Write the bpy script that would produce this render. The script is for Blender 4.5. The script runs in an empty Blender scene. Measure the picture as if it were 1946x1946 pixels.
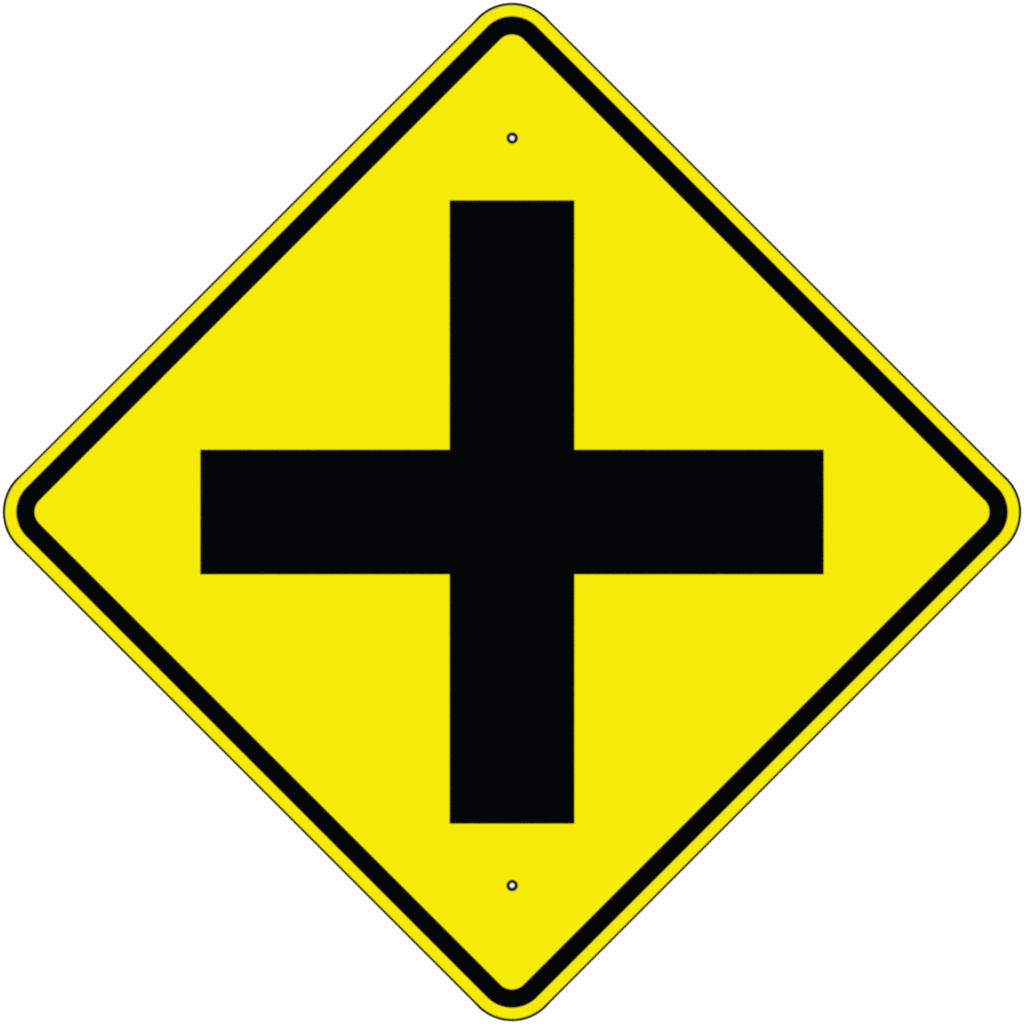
import bpy, bmesh, math
from mathutils import Vector
from mathutils.geometry import tessellate_polygon

S = 0.00055            # metres per unit of the drawing (the sign is about 1.06 m from corner to corner)
MM = 0.001
PI = math.pi
scene = bpy.context.scene
col = scene.collection

# ------------------------------------------------------------------ materials
def material(name, rgb, rough, vary=0.01, scale=60.0, bump=0.0, spec=0.0, bump_dist=0.0002):
    m = bpy.data.materials.new(name)
    m.use_nodes = True
    nt = m.node_tree
    b = nt.nodes['Principled BSDF']
    tc = nt.nodes.new('ShaderNodeTexCoord')
    nz = nt.nodes.new('ShaderNodeTexNoise')
    nz.inputs['Scale'].default_value = scale
    nz.inputs['Detail'].default_value = 4.0
    nt.links.new(tc.outputs['Object'], nz.inputs['Vector'])
    ramp = nt.nodes.new('ShaderNodeValToRGB')
    ramp.color_ramp.elements[0].position = 0.3
    ramp.color_ramp.elements[1].position = 0.7
    ramp.color_ramp.elements[0].color = tuple(c * (1 - vary) for c in rgb) + (1,)
    ramp.color_ramp.elements[1].color = tuple(c * (1 + vary) for c in rgb) + (1,)
    nt.links.new(nz.outputs['Fac'], ramp.inputs['Fac'])
    nt.links.new(ramp.outputs['Color'], b.inputs['Base Color'])
    b.inputs['Roughness'].default_value = rough
    b.inputs['Specular IOR Level'].default_value = spec
    if bump > 0:
        n2 = nt.nodes.new('ShaderNodeTexNoise')
        n2.inputs['Scale'].default_value = 900.0
        nt.links.new(tc.outputs['Object'], n2.inputs['Vector'])
        bp = nt.nodes.new('ShaderNodeBump')
        bp.inputs['Strength'].default_value = bump
        bp.inputs['Distance'].default_value = bump_dist
        nt.links.new(n2.outputs['Fac'], bp.inputs['Height'])
        nt.links.new(bp.outputs['Normal'], b.inputs['Normal'])
    return m

YELLOW = material('yellow_sheeting', (0.502, 0.453, 0.0014), 0.6, vary=0.002)
BLACK = material('black_film', (0.0007, 0.0010, 0.0012), 0.6, vary=0.05)
TRIM = material('black_edge', (0.004, 0.004, 0.0043), 0.6, vary=0.05)
RIM = material('dark_hole_edge', (0.007, 0.007, 0.007), 0.6, vary=0.1)
WHITE = material('white_paint', (0.83, 0.83, 0.83), 0.9, vary=0.004, scale=8.0)

# ------------------------------------------------------------------ outlines (x right, z up, centre 0,0)
def rotated(pts, k):
    for _ in range(k):
        pts = [(-z, x) for x, z in pts]
    return pts

def diamond(c, r, n=40):
    """diamond with rounded corners: corner arcs of radius r centred c from the middle"""
    out = []
    for k in range(4):
        arc = [(c + r * math.cos(a), r * math.sin(a))
               for a in (-PI / 4 + PI / 2 * i / n for i in range(n + 1))]
        out += rotated(arc, k)
    return out

def rim_outline(dc, ds, n=40):
    """outer edge of the blank: rounded corners running into straight sides"""
    out = []
    for k in range(4):
        c, r, y0 = 875.8, 89.8, 75.0
        h = math.radians(45)
        arc = [(c + (r + dc) * math.cos(a), (r + dc) * math.sin(a))
               for a in (-h + 2 * h * i / n for i in range(n + 1))]
        L = 1002.5 + ds * math.sqrt(2)
        arc = [(L - y0, -y0)] + arc + [(L - y0, y0)]
        out += rotated(arc, k)
    return out

def circle(x, z, r, n=40):
    return [(x + r * math.cos(2 * PI * i / n), z + r * math.sin(2 * PI * i / n)) for i in range(n)]

# ------------------------------------------------------------------ meshes (front is -Y)
def finish(name, bm, mat, parent):
    bmesh.ops.recalc_face_normals(bm, faces=bm.faces)
    me = bpy.data.meshes.new(name)
    bm.to_mesh(me); bm.free()
    me.materials.append(mat)
    o = bpy.data.objects.new(name, me)
    col.objects.link(o)
    o.parent = parent
    return o

def prism(name, loops, back, front, mat, parent):
    """solid plate between two depths (mm in front of the sign's back), first loop outside, the rest holes"""
    bm = bmesh.new()
    flat = [p for l in loops for p in l]
    A = [bm.verts.new((x * S, -back * MM, z * S)) for x, z in flat]
    B = [bm.verts.new((x * S, -front * MM, z * S)) for x, z in flat]
    for t in tessellate_polygon([[Vector((x, z, 0)) for x, z in l] for l in loops]):
        for V in (A, B):
            try: bm.faces.new([V[i] for i in t])
            except ValueError: pass
    k = 0
    for l in loops:
        n = len(l)
        for i in range(n):
            j = (i + 1) % n
            bm.faces.new((A[k + i], A[k + j], B[k + j], B[k + i]))
        k += n
    return finish(name, bm, mat, parent)

def band(name, profile, mat, parent):
    """closed ring swept from a list of (outline, depth mm) that all have the same number of points"""
    bm = bmesh.new()
    R = [[bm.verts.new((x * S, -d * MM, z * S)) for x, z in l] for l, d in profile]
    n = len(R[0])
    for a in range(len(R)):
        b = (a + 1) % len(R)
        for i in range(n):
            j = (i + 1) % n
            bm.faces.new((R[a][i], R[a][j], R[b][j], R[b][i]))
    return finish(name, bm, mat, parent)

# ------------------------------------------------------------------ the sign
sign = bpy.data.objects.new('warning_sign', None)
sign.empty_display_size = 0.1
sign.location = (0, 0, 1.6)
col.objects.link(sign)
sign['label'] = 'yellow diamond crossroads warning sign with black border and thick black cross on white backdrop'
sign['category'] = 'road sign'

HOLES = ((0.4, 710.7), (0.3, -709.8))
HI, HO = 5.0, 11.0      # opening and rim of the bolt holes

prism('plate', [rim_outline(0, 0)] + [circle(x, z, HI + 2) for x, z in HOLES], 0.3, 2.0, YELLOW, sign)
band('border', [(diamond(876, 31.2), 1.8), (diamond(876, 31.2), 2.25),
                (diamond(876, 66.2), 2.25), (diamond(876, 66.2), 1.8)], BLACK, sign)
a, b = 118.6, 592.4
cross = [(-a, b), (-a, a), (-b, a), (-b, -a), (-a, -a), (-a, -b),
         (a, -b), (a, -a), (b, -a), (b, a), (a, a), (a, b)]
prism('cross_symbol', [cross], 1.8, 2.25, BLACK, sign)
ti, to = (-2.4, -2.1), (2.6, 2.2)
mid = (1.7, 1.2)
band('edge_trim', [(rim_outline(*ti), 0.0), (rim_outline(*ti), 2.3),
                   (rim_outline(*mid), 2.3), (rim_outline(*to), 1.9), (rim_outline(*to), 0.0)], TRIM, sign)
for x, z in HOLES:
    band('hole_rim', [(circle(x, z, HI), 0.1), (circle(x, z, HI), 2.1), (circle(x, z, HI + 0.6), 2.3),
                      (circle(x, z, HO - 0.6), 2.3), (circle(x, z, HO), 2.1), (circle(x, z, HO), 0.1)], RIM, sign)

# ------------------------------------------------------------------ white backdrop the sign hangs on
bm = bmesh.new()
vs = [bm.verts.new(p) for p in ((-6, 0, -3), (6, 0, -3), (6, 0, 6), (-6, 0, 6),
                                (-6, 0.1, -3), (6, 0.1, -3), (6, 0.1, 6), (-6, 0.1, 6))]
for f in ((0, 1, 2, 3), (7, 6, 5, 4), (0, 4, 5, 1), (1, 5, 6, 2), (2, 6, 7, 3), (3, 7, 4, 0)):
    bm.faces.new([vs[i] for i in f])
wall = finish('backdrop', bm, WHITE, None)
wall.location = (0, 0.0004, 0)
wall['kind'] = 'structure'
wall['label'] = 'plain bright white backdrop behind the sign'

# ------------------------------------------------------------------ light: white light tent and one large softbox
w = bpy.data.worlds.new('World'); scene.world = w
w.use_nodes = True
bg = w.node_tree.nodes['Background']
bg.inputs['Color'].default_value = (1, 1, 1, 1)
bg.inputs['Strength'].default_value = 1.5
L = bpy.data.lights.new('softbox', 'AREA')
L.shape = 'DISK'; L.size = 5.0
L.energy = 300.0
lo = bpy.data.objects.new('softbox', L); col.objects.link(lo)
lo.location = (0, -9.0, 1.6)
lo.rotation_euler = (PI / 2, 0, 0)

# ------------------------------------------------------------------ camera
cam = bpy.data.cameras.new('camera')
co = bpy.data.objects.new('camera', cam); col.objects.link(co)
D = 4.0
cam.sensor_width = 36.0
cam.lens = 36.0 * D / (1946 * S)
cam.clip_start = 0.05; cam.clip_end = 100
co.location = (0, -D - 0.0021, 1.6)
co.rotation_euler = (PI / 2, 0, 0)
scene.camera = co

scene.view_settings.view_transform = 'Standard'
scene.view_settings.look = 'None'
scene.view_settings.exposure = 0.0
scene.view_settings.gamma = 1.0
scene.view_settings.use_curve_mapping = False
scene.cycles.filter_width = 2.2      # the soft lens of the photograph
